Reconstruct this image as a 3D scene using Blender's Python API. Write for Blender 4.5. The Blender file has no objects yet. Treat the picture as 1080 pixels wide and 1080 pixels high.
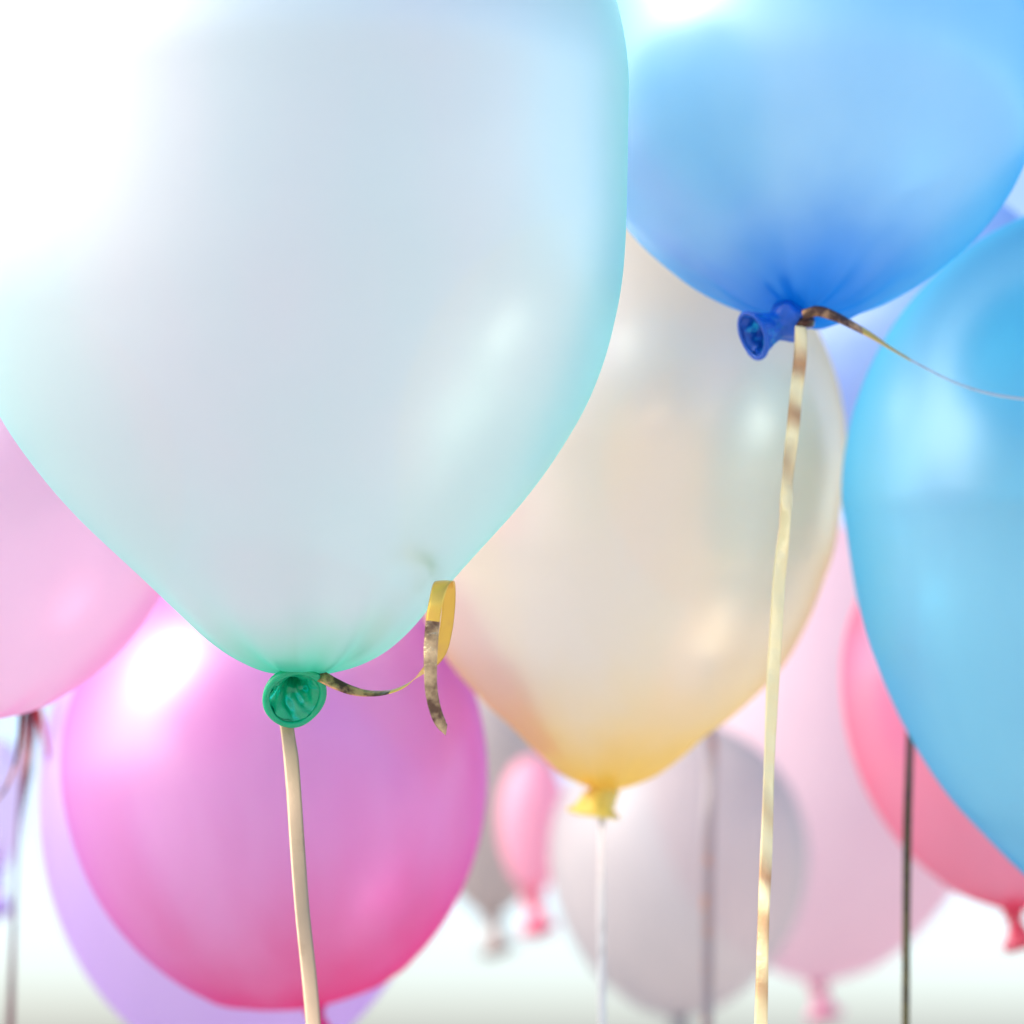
import bpy, bmesh, math, random
from mathutils import Vector, Matrix, noise

random.seed(4)
scene = bpy.context.scene
COL = scene.collection

# ------------------------------------------------------------------ camera
LENS, SENSOR = 85.0, 36.0
PITCH = math.radians(13.0)
CAM = Vector((0.0, 0.0, 1.35))
RIGHT = Vector((1, 0, 0))
FWD = Vector((0, math.cos(PITCH), math.sin(PITCH)))
UP = Vector((0, -math.sin(PITCH), math.cos(PITCH)))

cd = bpy.data.cameras.new('camera')
cd.lens = LENS
cd.sensor_width = SENSOR
cd.clip_start = 0.02
cd.clip_end = 5000
cd.dof.use_dof = True
cd.dof.focus_distance = 0.99
cd.dof.aperture_fstop = 6.8
cam = bpy.data.objects.new('camera', cd)
COL.objects.link(cam)
cam.location = CAM
cam.rotation_euler = (math.radians(90) + PITCH, 0, 0)
scene.camera = cam

# ------------------------------------------------------------------ light
SUN_EL = math.radians(40)
SUN_DIR = Vector((-0.73, -0.24, 0.0)).normalized() * math.cos(SUN_EL) + Vector((0, 0, math.sin(SUN_EL)))
world = bpy.data.worlds.new('World')
scene.world = world
world.use_nodes = True
wn = world.node_tree
bg = wn.nodes['Background']
sky = wn.nodes.new('ShaderNodeTexSky')
sky.sky_type = 'NISHITA'
sky.sun_disc = False
sky.sun_elevation = SUN_EL
sky.sun_rotation = math.atan2(SUN_DIR.x, SUN_DIR.y)
sky.air_density = 0.75
sky.dust_density = 2.2
sky.ozone_density = 0.6
wn.links.new(sky.outputs[0], bg.inputs[0])
bg.inputs[1].default_value = 0.14

sd = bpy.data.lights.new('sun', 'SUN')
sd.energy = 0.9
sd.angle = math.radians(18)
sd.color = (1.0, 0.96, 0.9)
sun = bpy.data.objects.new('sun', sd)
COL.objects.link(sun)
sun.location = (-3, -1, 5)
sun.rotation_euler = (-SUN_DIR).to_track_quat('-Z', 'Y').to_euler()

scene.view_settings.view_transform = 'Standard'
scene.view_settings.look = 'None'
scene.view_settings.gamma = 1
scene.view_settings.exposure = 1.48
scene.cycles.max_bounces = 14
scene.cycles.transparent_max_bounces = 24
scene.cycles.diffuse_bounces = 6
scene.cycles.transmission_bounces = 8
scene.cycles.glossy_bounces = 5

# ------------------------------------------------------------------ helpers
def px(d):                      # metres covered by one photo pixel at depth d
    return d * SENSOR / LENS / 1080.0

def at(x, y, d):                # a point seen at photo pixel (x, y), d metres down the view axis
    s = px(d)
    return CAM + FWD * d + RIGHT * ((x - 540) * s) - UP * ((y - 540) * s)

def srgb(r, g, b):
    def f(c):
        c /= 255.0
        return c / 12.92 if c <= 0.04045 else ((c + 0.055) / 1.055) ** 2.4
    return (f(r), f(g), f(b), 1.0)

def link_mesh(name, bm, mat, parent=None, smooth=True):
    me = bpy.data.meshes.new(name)
    bm.normal_update()
    bm.to_mesh(me)
    bm.free()
    if smooth:
        for p in me.polygons:
            p.use_smooth = True
    me.materials.append(mat)
    o = bpy.data.objects.new(name, me)
    COL.objects.link(o)
    if parent:
        o.parent = parent
    return o

def tag(o, label, cat, group=None):
    o['label'] = label
    o['category'] = cat
    if group:
        o['group'] = group

def thing(name, label, cat, group=None):
    o = bpy.data.objects.new(name, None)
    o.empty_display_size = 0.02
    COL.objects.link(o)
    tag(o, label, cat, group)
    return o

def catmull(pts, n):
    P = [Vector(p) for p in pts]
    P = [P[0] * 2 - P[1]] + P + [P[-1] * 2 - P[-2]]
    out = []
    for i in range(1, len(P) - 2):
        a, b, c, d = P[i - 1], P[i], P[i + 1], P[i + 2]
        for k in range(n):
            t = k / n
            out.append(0.5 * ((2 * b) + (c - a) * t + (2 * a - 5 * b + 4 * c - d) * t * t + (3 * b - a - 3 * c + d) * t ** 3))
    out.append(P[-2].copy())
    return out

# ------------------------------------------------------------------ materials
def latex(name, body, rim, neck, neck_h, clear=0.3, gloss=0.22, rough=0.3, rim_pow=2.2, pearl=0.5, neck_at=(0, 0, 0)):
    """Stretched pearl latex: a thin film that scatters, lets some light straight through,
    and shows a deeper tint where it is seen edge-on (longer path) or less stretched (by the neck)."""
    m = bpy.data.materials.new(name)
    m.use_nodes = True
    nt = m.node_tree
    N, L = nt.nodes, nt.links
    N.clear()
    out = N.new('ShaderNodeOutputMaterial')
    tc = N.new('ShaderNodeTexCoord')
    lw = N.new('ShaderNodeLayerWeight'); lw.inputs['Blend'].default_value = 0.5
    pw = N.new('ShaderNodeMath'); pw.operation = 'POWER'; pw.inputs[1].default_value = rim_pow
    L.new(lw.outputs['Facing'], pw.inputs[0])
    # soft pearl mottling of the film
    mp = N.new('ShaderNodeMapping'); mp.inputs['Scale'].default_value = (16, 16, 5)
    L.new(tc.outputs['Object'], mp.inputs[0])
    nz = N.new('ShaderNodeTexNoise'); nz.inputs['Scale'].default_value = 1.0
    nz.inputs['Detail'].default_value = 3
    L.new(mp.outputs[0], nz.inputs['Vector'])
    hue = N.new('ShaderNodeMix'); hue.data_type = 'RGBA'
    hue.inputs[6].default_value = body
    hue.inputs[7].default_value = tuple(body[i] * 0.8 + rim[i] * 0.2 for i in range(3)) + (1,)
    mr0 = N.new('ShaderNodeMapRange'); mr0.inputs[1].default_value = 0.35; mr0.inputs[2].default_value = 0.65
    L.new(nz.outputs['Fac'], mr0.inputs[0])
    L.new(mr0.outputs[0], hue.inputs[0])
    mix1 = N.new('ShaderNodeMix'); mix1.data_type = 'RGBA'
    L.new(pw.outputs[0], mix1.inputs[0])
    L.new(hue.outputs[2], mix1.inputs[6])
    mix1.inputs[7].default_value = rim
    # less stretched film near the neck
    dist = N.new('ShaderNodeVectorMath'); dist.operation = 'LENGTH'
    sub = N.new('ShaderNodeVectorMath'); sub.operation = 'SUBTRACT'; sub.inputs[1].default_value = neck_at
    L.new(tc.outputs['Object'], sub.inputs[0])
    L.new(sub.outputs[0], dist.inputs[0])
    wob = N.new('ShaderNodeMath'); wob.operation = 'MULTIPLY_ADD'
    L.new(nz.outputs['Fac'], wob.inputs[0]); wob.inputs[1].default_value = -neck_h * 0.6
    L.new(dist.outputs['Value'], wob.inputs[2])
    mr = N.new('ShaderNodeMapRange'); mr.interpolation_type = 'SMOOTHSTEP'
    mr.inputs[1].default_value = -neck_h * 0.25; mr.inputs[2].default_value = neck_h
    mr.inputs[3].default_value = 1.0; mr.inputs[4].default_value = 0.0
    L.new(wob.outputs[0], mr.inputs[0])
    mix2 = N.new('ShaderNodeMix'); mix2.data_type = 'RGBA'
    L.new(mr.outputs[0], mix2.inputs[0])
    L.new(mix1.outputs[2], mix2.inputs[6])
    mix2.inputs[7].default_value = neck
    c = mix2.outputs[2]
    dif = N.new('ShaderNodeBsdfDiffuse'); L.new(c, dif.inputs[0])
    trl = N.new('ShaderNodeBsdfTranslucent'); L.new(c, trl.inputs[0])
    s1 = N.new('ShaderNodeMixShader'); s1.inputs[0].default_value = 0.5
    L.new(dif.outputs[0], s1.inputs[1]); L.new(trl.outputs[0], s1.inputs[2])
    tra = N.new('ShaderNodeBsdfTransparent'); L.new(c, tra.inputs[0])
    cl = N.new('ShaderNodeMath'); cl.operation = 'MULTIPLY_ADD'
    L.new(pw.outputs[0], cl.inputs[0]); cl.inputs[1].default_value = -clear * 0.6; cl.inputs[2].default_value = clear
    cl2 = N.new('ShaderNodeMath'); cl2.operation = 'MULTIPLY_ADD'; cl2.use_clamp = True
    L.new(mr.outputs[0], cl2.inputs[0]); cl2.inputs[1].default_value = -clear * 0.4
    L.new(cl.outputs[0], cl2.inputs[2])
    s2 = N.new('ShaderNodeMixShader'); L.new(cl2.outputs[0], s2.inputs[0])
    L.new(s1.outputs[0], s2.inputs[1]); L.new(tra.outputs[0], s2.inputs[2])
    gl = N.new('ShaderNodeBsdfGlossy'); gl.inputs['Roughness'].default_value = rough
    gc = N.new('ShaderNodeMix'); gc.data_type = 'RGBA'; 
    pe = N.new('ShaderNodeMath'); pe.operation = 'MULTIPLY_ADD'
    L.new(mr.outputs[0], pe.inputs[0]); pe.inputs[1].default_value = -0.85 * pearl; pe.inputs[2].default_value = pearl
    L.new(pe.outputs[0], gc.inputs[0])
    L.new(c, gc.inputs[6]); gc.inputs[7].default_value = (1, 1, 1, 1)
    L.new(gc.outputs[2], gl.inputs['Color'])
    s3 = N.new('ShaderNodeMixShader'); s3.inputs[0].default_value = gloss
    L.new(s2.outputs[0], s3.inputs[1]); L.new(gl.outputs[0], s3.inputs[2])
    L.new(s3.outputs[0], out.inputs[0])
    return m

def rubber(name, col, rough=0.38):
    """Unstretched latex of nozzle and knot: nearly opaque, satin, fine wrinkles."""
    m = bpy.data.materials.new(name)
    m.use_nodes = True
    nt = m.node_tree
    N, L = nt.nodes, nt.links
    b = N['Principled BSDF']
    tc = N.new('ShaderNodeTexCoord')
    nz = N.new('ShaderNodeTexNoise'); nz.inputs['Scale'].default_value = 160; nz.inputs['Detail'].default_value = 4
    L.new(tc.outputs['Object'], nz.inputs['Vector'])
    mx = N.new('ShaderNodeMix'); mx.data_type = 'RGBA'
    mx.inputs[6].default_value = tuple(v * 0.75 for v in col[:3]) + (1,)
    mx.inputs[7].default_value = tuple(min(1, v * 1.2) for v in col[:3]) + (1,)
    L.new(nz.outputs['Fac'], mx.inputs[0])
    L.new(mx.outputs[2], b.inputs['Base Color'])
    b.inputs['Roughness'].default_value = rough
    b.inputs['Subsurface Weight'].default_value = 0.35
    b.inputs['Subsurface Radius'].default_value = (0.4, 0.5, 0.5)
    b.inputs['Subsurface Scale'].default_value = 0.003
    nz2 = N.new('ShaderNodeTexNoise'); nz2.inputs['Scale'].default_value = 420; nz2.inputs['Detail'].default_value = 3
    L.new(tc.outputs['Object'], nz2.inputs['Vector'])
    bp = N.new('ShaderNodeBump'); bp.inputs['Strength'].default_value = 0.35; bp.inputs['Distance'].default_value = 0.0006
    L.new(nz2.outputs['Fac'], bp.inputs['Height'])
    L.new(bp.outputs[0], b.inputs['Normal'])
    return m

def foil(name, col, worn, worn_amt=0.5, metallic=0.85, rough=0.28, crinkle=0.5, scale=90, soft=0.06, shift=0.0, reflect_wear_top=None):
    """Curling ribbon: a metallised film, crinkled, its coating worn off in flakes."""
    m = bpy.data.materials.new(name)
    m.use_nodes = True
    nt = m.node_tree
    N, L = nt.nodes, nt.links
    b = N['Principled BSDF']
    tc = N.new('ShaderNodeTexCoord')
    nz = N.new('ShaderNodeTexNoise'); nz.inputs['Scale'].default_value = scale; nz.inputs['Detail'].default_value = 6
    nz.inputs['Roughness'].default_value = 0.6
    sh = N.new('ShaderNodeMapping'); sh.inputs['Location'].default_value = (shift, shift, shift)
    L.new(tc.outputs['Object'], sh.inputs[0])
    L.new(sh.outputs[0], nz.inputs['Vector'])
    mr = N.new('ShaderNodeMapRange'); mr.inputs[1].default_value = 0.62 - worn_amt * 0.22; mr.inputs[2].default_value = mr.inputs[1].default_value + soft
    L.new(nz.outputs['Fac'], mr.inputs[0])
    mx = N.new('ShaderNodeMix'); mx.data_type = 'RGBA'
    mx.inputs[6].default_value = col; mx.inputs[7].default_value = worn
    wear_reflect = mr.outputs[0]
    if reflect_wear_top:                                     # twist reflections painted as slanting bands near the knot; coating rubbed off far down
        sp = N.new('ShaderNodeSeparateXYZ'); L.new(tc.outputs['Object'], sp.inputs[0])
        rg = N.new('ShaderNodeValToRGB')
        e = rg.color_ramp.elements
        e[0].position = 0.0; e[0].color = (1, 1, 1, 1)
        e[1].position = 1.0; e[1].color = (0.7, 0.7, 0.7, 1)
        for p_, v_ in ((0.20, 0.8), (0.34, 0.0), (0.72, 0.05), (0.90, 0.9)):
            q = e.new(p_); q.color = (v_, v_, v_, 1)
        z = N.new('ShaderNodeMath'); z.operation = 'MULTIPLY'; z.inputs[1].default_value = -0.27 / reflect_wear_top
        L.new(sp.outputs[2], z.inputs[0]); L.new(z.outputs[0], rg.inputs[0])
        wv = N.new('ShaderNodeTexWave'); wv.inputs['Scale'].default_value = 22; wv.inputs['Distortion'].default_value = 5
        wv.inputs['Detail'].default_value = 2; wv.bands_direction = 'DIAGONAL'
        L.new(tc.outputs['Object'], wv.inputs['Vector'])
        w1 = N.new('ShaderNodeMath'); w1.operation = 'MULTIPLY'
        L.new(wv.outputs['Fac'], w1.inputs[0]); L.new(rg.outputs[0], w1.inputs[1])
        wear_reflect = w1.outputs[0]
    L.new(wear_reflect, mx.inputs[0])
    L.new(mx.outputs[2], b.inputs['Base Color'])
    b.inputs['Metallic'].default_value = metallic
    b.inputs['Roughness'].default_value = rough
    nz2 = N.new('ShaderNodeTexNoise'); nz2.inputs['Scale'].default_value = scale * 3; nz2.inputs['Detail'].default_value = 4
    L.new(tc.outputs['Object'], nz2.inputs['Vector'])
    bp = N.new('ShaderNodeBump'); bp.inputs['Strength'].default_value = crinkle; bp.inputs['Distance'].default_value = 0.002
    L.new(nz2.outputs['Fac'], bp.inputs['Height'])
    L.new(bp.outputs[0], b.inputs['Normal'])
    return m

# ------------------------------------------------------------------ ground (below the frame), unseen sheet added to light the undersides
def bounce_ground():
    m = bpy.data.materials.new('pale paving')
    m.use_nodes = True
    N, L = m.node_tree.nodes, m.node_tree.links
    b = N['Principled BSDF']
    tc = N.new('ShaderNodeTexCoord')
    nz = N.new('ShaderNodeTexNoise'); nz.inputs['Scale'].default_value = 0.7; nz.inputs['Detail'].default_value = 5
    L.new(tc.outputs['Object'], nz.inputs['Vector'])
    r = N.new('ShaderNodeValToRGB')
    r.color_ramp.elements[0].color = (0.42, 0.40, 0.38, 1)
    r.color_ramp.elements[1].color = (0.58, 0.56, 0.53, 1)
    L.new(nz.outputs['Fac'], r.inputs[0])
    L.new(r.outputs[0], b.inputs['Base Color'])
    b.inputs['Roughness'].default_value = 0.85
    bm = bmesh.new()
    bmesh.ops.create_grid(bm, x_segments=8, y_segments=8, size=2000)
    o = link_mesh('ground', bm, m)
    o['kind'] = 'structure'
bounce_ground()

# ------------------------------------------------------------------ balloon builder
def body_mesh(profile, seg=144):
    """profile: list of (height, radius) from the neck up, metres."""
    bm = bmesh.new()
    rings = []
    H = profile[-1][0]
    seed = random.random() * 50
    for h, r in profile:
        ring = []
        for k in range(seg):
            a = 2 * math.pi * k / seg
            u = h / H
            pleat = 0.075 * math.exp(-u * 24) * (math.sin(a * 9 + seed) + 0.6 * math.sin(a * 14 + 2 * seed))
            n = noise.noise(Vector((math.cos(a) * 1.2, math.sin(a) * 1.2, u * 2.4 + seed))) * 0.012
            rr = r * (1 + pleat + n)
            ring.append(bm.verts.new((rr * math.cos(a), rr * math.sin(a), h)))
        rings.append(ring)
    low = bm.verts.new((0, 0, -0.0004))
    for k in range(seg):
        bm.faces.new((rings[0][(k + 1) % seg], rings[0][k], low))
    top = bm.verts.new((0, 0, H + (H - profile[-2][0]) * 0.05))
    for i in range(len(rings) - 1):
        for k in range(seg):
            bm.faces.new((rings[i][k], rings[i][(k + 1) % seg], rings[i + 1][(k + 1) % seg], rings[i + 1][k]))
    for k in range(seg):
        bm.faces.new((rings[-1][k], rings[-1][(k + 1) % seg], top))
    return bm

def make_profile(low, wide, half, height, n=10):
    """low: (h, r) px pairs up to the widest; then an ellipse quarter to the top."""
    pts = catmull([(h, r) for h, r in low] + [(wide, half)], n)
    prof = [(p[0], max(p[1], 0.5)) for p in pts]
    for k in range(1, 40):
        a = k / 40 * math.pi / 2
        prof.append((wide + (height - wide) * math.sin(a), half * math.cos(a)))
    return prof

def drop(half, below, above, blunt=1.0):
    """A balloon outline: pear-shaped below the widest ring, round above it."""
    low = [(0, 9)]
    for k in range(1, 14):
        t = k / 14                                   # 0 neck .. 1 widest
        r = math.sin(math.acos(min(1, 1 - t))) ** (1.18 / blunt)
        low.append((t * below, max(9, half * r)))
    return make_profile(low, below, half, below + above)

def swept_tube(bm, centers, dirs, radii, squash, seg=40, wrinkle=0.0, seed=0.0):
    """rings round a bent axis; squash scales the second axis of each ring."""
    rings = []
    for i, (c, d, r) in enumerate(zip(centers, dirs, radii)):
        d = d.normalized()
        x = d.cross(Vector((0, 1, 0.02)))
        if x.length < 0.2:
            x = d.cross(Vector((0.3, 0, 1)))
        x.normalize()
        y = d.cross(x).normalized()
        sq = squash[i]
        ring = []
        for k in range(seg):
            a = 2 * math.pi * k / seg
            w = 1 + wrinkle * (noise.noise(Vector((math.cos(a) * 2.2 + seed, math.sin(a) * 2.2, i * 0.16))) * 1.2 + 0.3 * math.sin(a * 7 + i * 0.2 + seed))
            ring.append(bm.verts.new(c + x * (r * w * math.cos(a)) + y * (r * sq * w * math.sin(a))))
        rings.append(ring)
    for i in range(len(rings) - 1):
        for k in range(seg):
            bm.faces.new((rings[i][k], rings[i][(k + 1) % seg], rings[i + 1][(k + 1) % seg], rings[i + 1][k]))
    return rings

def nozzle_parts(root, path, end_dir, mouth, s, mat, neck_r=7, rim_r=3.2, mouth_squash=1.0, bulge=0.0, wrinkle=0.08, seed=0.0):
    """path: local points (px: right, forward, up) from knot to mouth."""
    pts = catmull([Vector(p) * s for p in path], 10)
    n = len(pts)
    dirs = []
    ed = Vector(end_dir).normalized()
    for i in range(n):
        d = (pts[min(i + 1, n - 1)] - pts[max(i - 1, 0)]).normalized()
        t = max(0, (i / (n - 1) - 0.45) / 0.55)
        dirs.append(d.lerp(ed, t).normalized())
    rad, sq = [], []
    for i in range(n):
        t = i / (n - 1)
        flare = t ** 2.2
        rad.append((neck_r + (mouth - neck_r) * flare + bulge * math.sin(math.pi * min(1, t / 0.62)) ** 2 * (t < 0.62)) * s)
        sq.append(1 + (mouth_squash - 1) * t)
    bm = bmesh.new()
    swept_tube(bm, pts, dirs, rad, sq, wrinkle=wrinkle, seed=seed)
    th = 0.9 * s                                     # the inside wall, from mouth back to the pinched end
    ri = [max(0.6 * s, r * (0.98 if i > n * 0.5 else 0.8) - th) for i, r in enumerate(rad)]
    swept_tube(bm, pts[::-1][: int(n * 0.9)], dirs[::-1][: int(n * 0.9)], ri[::-1][: int(n * 0.9)], sq[::-1], wrinkle=wrinkle * 1.9, seed=seed + 3)
    nz = link_mesh('nozzle', bm, mat, root)
    # rolled rim: a torus lying on the mouth, not quite even
    bm = bmesh.new()
    c, d = pts[-1], dirs[-1]
    x = d.cross(Vector((0, 1, 0.02)))
    if x.length < 0.2:
        x = d.cross(Vector((0.3, 0, 1)))
    x.normalize()
    y = d.cross(x).normalized()
    A, B = 80, 16
    rings = []
    for i in range(A):
        a = 2 * math.pi * i / A
        wv = 1 + 0.02 * math.sin(2 * a + seed) + 0.018 * math.sin(3 * a + 1 + seed)
        rr = rim_r * s * (1 + 0.16 * math.sin(a + seed) + 0.07 * math.sin(5 * a))
        rad_dir = x * math.cos(a) + y * (mouth_squash * math.sin(a))
        pc = c + rad_dir * (mouth * s * wv) + d * (0.03 * mouth * s * math.sin(2 * a + 1.3 * seed))
        rdn = rad_dir.normalized()
        ring = []
        for j in range(B):
            b = 2 * math.pi * j / B
            ring.append(bm.verts.new(pc + rdn * (rr * math.cos(b)) + d * (rr * math.sin(b))))
        rings.append(ring)
    for i in range(A):
        for j in range(B):
            bm.faces.new((rings[i][j], rings[(i + 1) % A][j], rings[(i + 1) % A][(j + 1) % B], rings[i][(j + 1) % B]))
    link_mesh('rolled_rim', bm, mat, nz)
    return nz

def knot_mesh(s, r=6.0, tube=4.2):
    """a tight overhand turn of the neck"""
    bm = bmesh.new()
    A, B = 90, 12
    P = []
    for i in range(A):
        t = 2 * math.pi * i / A
        k = r * (1 + 0.35 * math.cos(3 * t))
        P.append(Vector((k * math.cos(2 * t), k * math.sin(2 * t) * 0.9, 0.55 * r * math.sin(3 * t))) * s)
    rings = []
    for i in range(A):
        d = (P[(i + 1) % A] - P[i - 1]).normalized()
        x = d.cross(Vector((0.1, 0.2, 1))).normalized(); y = d.cross(x)
        rings.append([bm.verts.new(P[i] + (x * math.cos(2 * math.pi * j / B) + y * math.sin(2 * math.pi * j / B)) * tube * s) for j in range(B)])
    for i in range(A):
        for j in range(B):
            bm.faces.new((rings[i][j], rings[(i + 1) % A][j], rings[(i + 1) % A][(j + 1) % B], rings[i][(j + 1) % B]))
    return bm

BASE = Matrix((RIGHT, FWD, UP)).transposed()         # local x right, y away, z up

def balloon(label, bx, by, d, prof, film, rub, nozzle=None, roll=0.0, lean=0.0, knot=(6.0, 4.2), group='pearl latex balloons', seg=144, knot_off=(0, 0, -3)):
    s = px(d)
    root = thing('balloon', label, 'balloon', group)
    R = BASE.to_4x4() @ Matrix.Rotation(math.radians(roll), 4, 'Y') @ Matrix.Rotation(math.radians(lean), 4, 'X')
    root.matrix_world = Matrix.Translation(at(bx, by, d)) @ R
    link_mesh('body', body_mesh([(h * s, r * s) for h, r in prof], seg), film, root)
    k = link_mesh('knot', knot_mesh(s, *knot), rub, root)
    k.location = Vector(knot_off) * s
    nozzle = nozzle or dict(path=[(0, 0, -4), (2, -3, -12), (4, -8, -22), (6, -12, -34)], end_dir=(0.2, -0.5, -1), mouth=17)
    if lean:                                         # the limp nozzle hangs as given, whatever the lean of the body
        inv = Matrix.Rotation(-math.radians(lean), 3, 'X')
        nozzle = dict(nozzle, path=[inv @ Vector(p) for p in nozzle['path']], end_dir=inv @ Vector(nozzle['end_dir']))
    nozzle_parts(root, s=s, mat=rub, **nozzle)
    return root

# ------------------------------------------------------------------ the balloons
# large white and mint balloon, knot in focus
white_prof = make_profile([(0, 9), (4, 32), (10, 54), (23, 80), (44, 107), (73, 135), (108, 168), (174, 231), (228, 273), (286, 308), (355, 334), (440, 351)], 610, 363, 965)
balloon('large pale white and mint balloon with an open green nozzle', 326, 713, 1.0, white_prof,
        latex('white mint latex', srgb(228, 225, 224), srgb(156, 240, 226), srgb(54, 226, 182), 0.052, clear=0.38, gloss=0.34, rough=0.38, rim_pow=1.8, pearl=0.9, neck_at=(-0.0059, 0, 0.001)),
        rubber('green latex', srgb(0, 164, 112), 0.26),
        nozzle=dict(path=[(-15, -2, 9), (-15, -12, 0), (-14, -23, -10), (-13, -32, -19.5)], end_dir=(0.3, -1, -0.42), mouth=30.5, neck_r=7, rim_r=4.0, wrinkle=0.10, seed=0.7),
        knot=(6.5, 4.5), knot_off=(-15, -4, 9), roll=-2.2)

# blue balloon at the top with a bent nozzle
blue_prof = make_profile([(0, 10), (6, 31), (14, 52), (28, 74), (49, 100), (71, 133), (102, 167), (150, 209), (210, 240)], 300, 258, 640)
balloon('royal blue balloon at the top with its nozzle bent sideways', 847, 335, 1.12, blue_prof,
        latex('blue latex', srgb(174, 226, 244), srgb(50, 190, 236), srgb(0, 140, 226), 0.075, clear=0.25, gloss=0.22, rough=0.35, rim_pow=2.6, pearl=0.7),
        rubber('royal blue latex', srgb(6, 90, 190)),
        nozzle=dict(path=[(-2, -2, 4), (-12, -8, -3), (-26, -14, -10), (-40, -20, -17), (-54, -26, -24)], end_dir=(-0.9, -0.45, -0.42), mouth=24, neck_r=10, rim_r=2.6, bulge=12, wrinkle=0.10, seed=2.1),
        knot=(6.5, 4.6), lean=-24, roll=4)

# cream and gold balloon behind
cream_prof = make_profile([(0, 10), (6, 27), (17, 50), (38, 77), (63, 104), (87, 133), (122, 167), (150, 187), (193, 207), (233, 220), (273, 230)], 355, 237, 615)
balloon('cream and gold balloon with a yellow nozzle, behind the white one', 639, 833, 1.48, cream_prof,
        latex('cream latex', srgb(241, 232, 214), srgb(246, 222, 140), srgb(250, 214, 104), 0.12, clear=0.36, gloss=0.30, rough=0.33, rim_pow=3.0, pearl=0.85),
        rubber('yellow latex', srgb(246, 212, 100)),
        nozzle=dict(path=[(-2, 0, 0), (-5, -3, -8), (-9, -5, -16), (-12, -7, -25)], end_dir=(-0.12, -0.12, -1), mouth=26, neck_r=15, rim_r=2.6, wrinkle=0.12, seed=4.0),
        roll=2.5, knot=(7, 5))

# sky blue balloon, right edge of the picture
cyan_prof = make_profile([(0, 10), (8, 34), (25, 66), (55, 103), (92, 140), (135, 179), (190, 215), (260, 249), (335, 273)], 448, 290, 766)
balloon('big sky blue balloon cut off by the right edge', 1180, 975, 1.33, cyan_prof,
        latex('sky blue latex', srgb(150, 230, 240), srgb(0, 174, 216), srgb(10, 165, 214), 0.08, clear=0.32, gloss=0.20, rough=0.36, rim_pow=1.5, pearl=0.6),
        rubber('sky blue rubber', srgb(30, 140, 205)))

# light pink balloon, left edge
balloon('light pink balloon at the left edge under the white one', -54, 767, 1.25, drop(246, 245, 235, 1.15),
        latex('light pink latex', srgb(248, 216, 233), srgb(246, 180, 218), srgb(240, 140, 195), 0.05, clear=0.32, gloss=0.26, rough=0.3, pearl=0.8),
        rubber('pink rubber', srgb(235, 120, 180)))

# magenta balloon lower left
balloon('shiny magenta pink balloon behind the green nozzle', 331, 1062, 1.55, drop(223, 262, 222, 1.2),
        latex('magenta latex', srgb(238, 184, 228), srgb(206, 94, 200), srgb(228, 66, 124), 0.165, clear=0.42, gloss=0.16, rough=0.36, pearl=0.7),
        rubber('magenta rubber', srgb(215, 70, 150)), roll=-9)

# coral pink balloon lower right
balloon('coral pink balloon peeking out below the sky blue one', 1068, 960, 1.98, drop(180, 245, 190),
        latex('coral latex', srgb(242, 160, 186), srgb(238, 110, 140), srgb(225, 80, 110), 0.06, clear=0.25, gloss=0.2, rough=0.3, pearl=0.5),
        rubber('coral rubber', srgb(225, 90, 110)))

# far ones, out of focus
balloon('periwinkle blue balloon in the gap between blue, cream and sky blue balloons', 964, 545, 1.8, drop(165, 190, 165),
        latex('periwinkle latex', srgb(180, 208, 240), srgb(140, 182, 234), srgb(110, 140, 220), 0.06, clear=0.25, gloss=0.15, rough=0.35),
        rubber('periwinkle rubber', srgb(110, 130, 210)), seg=96)
balloon('silver grey balloon out of focus behind the yellow nozzle', 715, 1072, 3.8, drop(136, 172, 140),
        latex('silver latex', srgb(226, 216, 212), srgb(190, 186, 186), srgb(170, 165, 165), 0.06, clear=0.45, gloss=0.06, rough=0.5),
        rubber('silver rubber', srgb(150, 150, 150)), seg=96)
balloon('pale rose balloon far behind, between silver grey and coral ones', 862, 1035, 5.0, drop(178, 230, 255),
        latex('pale rose latex', srgb(236, 212, 216), srgb(230, 196, 206), srgb(220, 160, 180), 0.06, clear=0.2, gloss=0.05, rough=0.5),
        rubber('rose rubber', srgb(220, 150, 170)), seg=96)
balloon('small far pink balloon blurred beside the yellow nozzle', 562, 945, 7.0, drop(37, 85, 62),
        latex('far pink latex', srgb(248, 196, 212), srgb(236, 150, 166), srgb(230, 120, 140), 0.06, clear=0.2, gloss=0.05, rough=0.5),
        rubber('far pink rubber', srgb(220, 90, 120)), seg=64)
balloon('small far lavender balloon blurred at the left edge', -8, 925, 4.0, drop(36, 90, 60),
        latex('lavender latex', srgb(238, 226, 244), srgb(222, 200, 238), srgb(190, 150, 220), 0.06, clear=0.2, gloss=0.15, rough=0.3),
        rubber('lavender rubber', srgb(190, 150, 220)), seg=64)
balloon('far beige grey balloon in the gap between magenta and cream ones', 518, 965, 9.5, drop(72, 140, 140),
        latex('beige grey latex', srgb(206, 192, 184), srgb(190, 176, 170), srgb(180, 160, 150), 0.06, clear=0.15, gloss=0.12, rough=0.4),
        rubber('beige rubber', srgb(170, 150, 140)), seg=64)
balloon('pale lavender balloon behind the magenta one, only its left rim in view', 257, 1135, 1.95, drop(215, 290, 280),
        latex('pale lavender latex', srgb(222, 196, 234), srgb(204, 168, 226), srgb(200, 160, 224), 0.06, clear=0.25, gloss=0.2, rough=0.3),
        rubber('pale lavender rubber', srgb(200, 160, 224)), seg=96)
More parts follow.
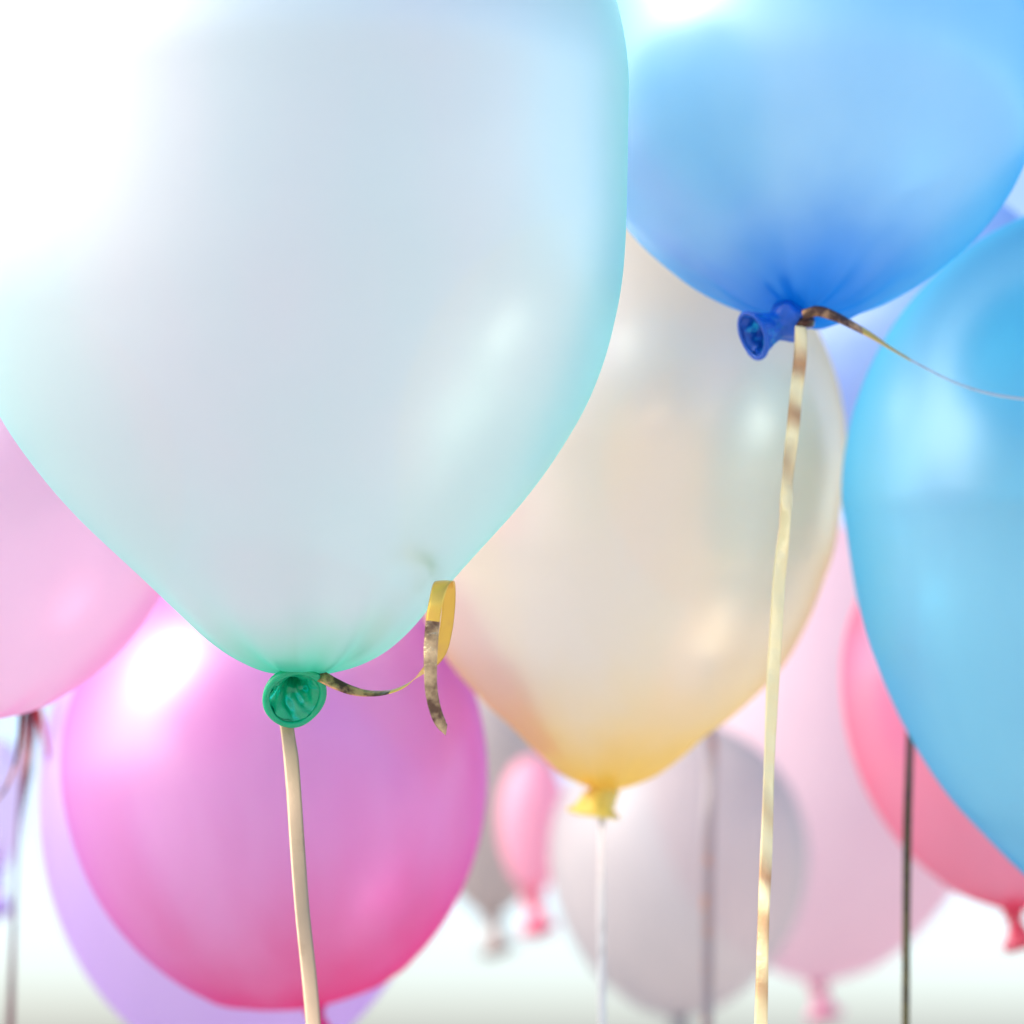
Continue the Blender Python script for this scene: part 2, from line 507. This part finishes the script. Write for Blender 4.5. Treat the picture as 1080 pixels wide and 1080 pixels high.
balloon('peach balloon hidden behind the cream and gold one', 742, 640, 2.2, drop(105, 150, 110),
        latex('peach latex', srgb(236, 214, 196), srgb(230, 190, 160), srgb(230, 170, 120), 0.06, clear=0.2, gloss=0.15, rough=0.3),
        rubber('peach rubber', srgb(226, 170, 120)), seg=96)

# ------------------------------------------------------------------ ribbons
def strip(name, knots, mat, parent=None, sub=14, point_end=False, thick=0.00018, then=()):
    """knots: (x px, y px, depth, width px, (right, forward, up) of the ribbon's width)."""
    P = catmull([at(k[0], k[1], k[2]) for k in knots], sub)
    W = catmull([(k[3] * px(k[2]), 0, 0) for k in knots], sub)
    D = catmull([RIGHT * k[4][0] + FWD * k[4][1] + UP * k[4][2] for k in knots], sub)
    n = len(P)
    org = P[0]
    bm = bmesh.new()
    M = 6
    rings = []
    for i in range(n):
        t = (P[min(i + 1, n - 1)] - P[max(i - 1, 0)]).normalized()
        w = (D[i] - t * D[i].dot(t)).normalized()
        nn = t.cross(w)
        hw = W[i].x / 2
        ring = []
        for side in (1, -1):
            for j in range(M + 1):
                u = -1 + 2 * j / M
                u *= side
                along = t * (0.9 * hw * (-u)) * max(0, (i - (n - 12)) / 11.0) if point_end else Vector()
                ring.append(bm.verts.new(P[i] - org + w * (hw * u) + nn * (thick * side * 0.5 - 0.10 * hw * u * u) + along))
        rings.append(ring)
    K = len(rings[0])
    strip_faces = []
    for i in range(n - 1):
        strip_faces.append([])
        for k in range(K):
            strip_faces[-1].append(bm.faces.new((rings[i][k], rings[i][(k + 1) % K], rings[i + 1][(k + 1) % K], rings[i + 1][k])))
    bm.faces.new(rings[0][::-1]); bm.faces.new(rings[-1])
    for i in range(n - 1):
        for j, (k0, _m) in enumerate(then):
            if i >= int(k0 * sub):
                for f in strip_faces[i]:
                    f.material_index = j + 1
    bmesh.ops.recalc_face_normals(bm, faces=bm.faces)
    o = link_mesh(name, bm, mat, parent)
    for _k, m2 in then:
        o.data.materials.append(m2)
    if parent:
        o.location = org - parent.location
    else:
        o.location = org
    return o

def wrap(name, x, y, d, r, width, mat, parent, tilt=0.0):
    """a turn of ribbon round the knot"""
    s = px(d)
    bm = bmesh.new()
    A = 40
    prev = []
    for i in range(A + 1):
        a = 2 * math.pi * i / A
        rr = r * s * (1 + 0.04 * math.sin(3 * a))
        ring = []
        for u, k in ((-1, 1.0), (0, 1.07), (1, 1.0), (0, 0.95)):
            ring.append(bm.verts.new(RIGHT * (rr * k * math.cos(a)) + FWD * (rr * k * math.sin(a)) + UP * (u * width * s * 0.5 + tilt * s * math.cos(a))))
        if prev:
            for j in range(4):
                bm.faces.new((prev[j], prev[(j + 1) % 4], ring[(j + 1) % 4], ring[j]))
        prev = ring
    o = link_mesh(name, bm, mat, parent)
    o.location = at(x, y, d) - parent.location
    return o

def ribbon(label, x, y, d, group='balloon ribbons'):
    r = thing('ribbon', label, 'ribbon', group)
    r.location = at(x, y, d)
    return r

beige = foil('beige ribbon', srgb(178, 152, 122), srgb(162, 136, 106), 0.4, metallic=0.25, rough=0.5, crinkle=0.10, scale=60, soft=0.2)
gold = foil('gold foil', srgb(236, 190, 84), srgb(226, 176, 90), 0.5, metallic=0.7, rough=0.32, crinkle=0.12, scale=50, soft=0.2)
worn = foil('worn gold foil', srgb(240, 210, 160), srgb(104, 80, 64), 1.0, metallic=0.75, rough=0.22, crinkle=0.9, scale=70, soft=0.22, shift=3.3)
copper = foil('copper foil', srgb(214, 156, 104), srgb(92, 62, 50), 0.85, metallic=0.7, rough=0.3, crinkle=0.6, scale=80, soft=0.12)
pale_gold = foil('pale gold foil', srgb(255, 230, 172), srgb(186, 130, 84), 0.42, metallic=0.35, rough=0.27, crinkle=0.45, scale=42, soft=0.10, reflect_wear_top=0.075)
olive = foil('olive ribbon', srgb(84, 74, 34), srgb(64, 54, 26), 0.4, metallic=0.2, rough=0.5, crinkle=0.2)
brown = foil('brown ribbon', srgb(120, 74, 80), srgb(84, 46, 54), 0.4, metallic=0.3, rough=0.4, crinkle=0.2)
red = foil('red ribbon', srgb(200, 40, 40), srgb(170, 30, 30), 0.4, metallic=0.3, rough=0.4, crinkle=0.2)
white_rib = foil('white ribbon', srgb(220, 214, 206), srgb(205, 198, 190), 0.4, metallic=0.1, rough=0.4, crinkle=0.2)
greyrib = foil('grey ribbon', srgb(158, 150, 144), srgb(190, 136, 92), 0.3, metallic=0.3, rough=0.4, crinkle=0.2)

R_, F_ = (1, 0, 0), (0, 1, 0)
# ribbon of the white balloon: straight strand and a curled tail
r = ribbon('beige ribbon hanging from the green nozzle, its worn gold tail curled in a loop', 310, 708, 1.0)
strip('strand', [(306, 708, 1.000, 15, R_), (300, 740, 1.000, 15, R_), (304, 775, 0.995, 15, (1, .35, 0)), (307, 800, 0.99, 16, (1, .1, 0)),
                 (310, 840, 0.98, 16, (1, -.1, 0)), (313, 883, 0.97, 16, (1, .1, 0)), (319, 960, 0.95, 16, (1, .4, 0)), (327, 1040, 0.93, 16, R_), (334, 1130, 0.91, 16, (1, -.3, 0))], beige, r)
strip('curled_tail', [(322, 709, 0.9920, 11, (0, .55, .8)), (338, 713, 0.9860, 13, (0, .55, .85)), (354, 721, 0.9840, 13, (-.1, .55, .85)), (372, 728, 0.9840, 13, (-.1, .7, .7)),
                      (392, 731, 0.9850, 12, (0, .95, .45)), (412, 729, 0.9800, 12, (.1, 1, .25)), (430, 721, 0.9780, 12, (.35, .85, .35)), (448, 706, 0.9760, 13, (.7, .6, .2)),
                      (464, 688, 0.9780, 13, (.95, .35, .1)), (470, 665, 0.9780, 14, (1, .25, 0)), (473, 640, 0.9760, 14, (1, .2, 0)), (473, 621, 0.9700, 15, (1, .2, 0)), (471, 612.5, 0.9620, 16, (1, .15, 0)),
                      (465, 616, 0.9550, 16, (1, .1, 0)), (460, 634, 0.9510, 15, (1, .1, 0)), (456.5, 655, 0.9500, 15, R_), (454.5, 680, 0.9500, 15, R_), (454, 705, 0.9510, 14, (1, .1, 0)),
                      (455, 728, 0.9530, 13.5, (1, .15, .1)), (459, 748, 0.9560, 13, (1, .2, .3)), (464.5, 762, 0.9590, 12, (1, .2, .5)), (471, 770, 0.9600, 9, (1, .2, .6))],
      copper, r, point_end=True, then=((5, gold), (15, worn)))

# ribbon of the blue balloon
r = ribbon('long pale gold ribbon hanging straight down from the blue nozzle', 846, 342, 1.115)
wrap('wrap', 846, 341, 1.112, 12.5, 10, copper, r, tilt=2)
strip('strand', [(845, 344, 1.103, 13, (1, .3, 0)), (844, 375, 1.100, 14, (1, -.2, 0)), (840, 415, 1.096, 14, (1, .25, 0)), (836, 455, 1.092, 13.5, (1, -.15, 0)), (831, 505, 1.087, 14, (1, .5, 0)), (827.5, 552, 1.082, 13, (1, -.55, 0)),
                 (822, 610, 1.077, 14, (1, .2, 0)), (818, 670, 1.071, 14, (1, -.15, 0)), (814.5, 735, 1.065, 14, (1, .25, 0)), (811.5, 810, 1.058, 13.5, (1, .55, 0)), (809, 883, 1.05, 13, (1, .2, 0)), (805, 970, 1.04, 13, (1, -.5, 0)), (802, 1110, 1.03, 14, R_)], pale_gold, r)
strip('thin_tail', [(846, 332, 1.103, 11, (0, .3, 1)), (862, 328, 1.100, 12, (0, .3, 1)), (880, 333, 1.100, 12, (0, .4, 1)), (900, 343, 1.105, 11, (0, .5, .9)), (920, 354, 1.112, 10, (0, .65, .75)),
                    (945, 370, 1.122, 9, (0, .9, .5)), (975, 387, 1.133, 9, (0, 1, .38)), (1010, 404, 1.143, 9, (0, 1, .36)), (1050, 416, 1.15, 9, (0, 1, .4)), (1110, 424, 1.155, 9, (0, 1, .4))], copper, r, then=((3.5, gold), (5.5, white_rib)))

# the others
strip_o = strip('ribbon', [(636, 842, 1.47, 8, R_), (635, 862, 1.465, 8, (1, .4, 0)), (634, 885, 1.46, 7, (1, -.6, 0)), (634, 960, 1.45, 8, R_), (636, 1110, 1.42, 8, (1, .5, 0))], white_rib)
tag(strip_o, 'thin white ribbon hanging below the yellow nozzle', 'ribbon', 'balloon ribbons')
strip_o = strip('ribbon', [(964, 552, 1.79, 8, R_), (962, 650, 1.68, 8, (1, .3, 0)), (960, 770, 1.52, 8, (1, -.2, 0)), (957, 883, 1.42, 9, (1, .2, 0)), (955, 1110, 1.34, 8, R_)], olive)
tag(strip_o, 'dark olive ribbon in front of the coral pink balloon', 'ribbon', 'balloon ribbons')
strip_o = strip('ribbon', [(746, 648, 2.19, 12, R_), (750, 760, 2.16, 12, (1, .3, 0)), (749, 830, 2.14, 12, (1, -.3, 0)), (747, 900, 2.12, 12, (1, .2, 0)), (746, 1110, 2.06, 12, R_)], greyrib)
tag(strip_o, 'blurred grey and orange ribbon in front of the silver grey balloon', 'ribbon', 'balloon ribbons')
strip_o = strip('ribbon', [(36, 726, 1.9, 16, R_), (32, 756, 1.9, 17, (1, .3, 0)), (28, 800, 1.89, 15, (1, -.4, 0)), (25, 836, 1.88, 10, (.8, .8, 0)), (19, 883, 1.87, 6, (.4, 1, 0)), (14, 1000, 1.85, 7, (.6, 1, 0)), (10, 1110, 1.84, 8, R_)], brown)
tag(strip_o, 'twisted mauve brown ribbon just below the light pink balloon', 'ribbon', 'balloon ribbons')
strip_o = strip('ribbon', [(33, 728, 1.88, 5, R_), (41, 750, 1.88, 7, (1, .3, 0)), (46, 775, 1.88, 6, (1, .3, 0)), (50, 796, 1.88, 4, (1, .6, 0)), (51, 806, 1.88, 2, (1, .6, 0))], red)
tag(strip_o, 'short bright red ribbon end below the light pink balloon', 'ribbon', 'balloon ribbons')
strip_o = strip('ribbon', [(22, 752, 1.5, 4, (1, .6, 0)), (19, 790, 1.5, 4, (1, .4, 0)), (12, 818, 1.5, 4, (1, .6, .2)), (0, 840, 1.5, 4, (1, .8, .3)), (-30, 870, 1.5, 4, (1, .8, .3))], copper)
tag(strip_o, 'thin copper ribbon curving out at the left edge', 'ribbon', 'balloon ribbons')
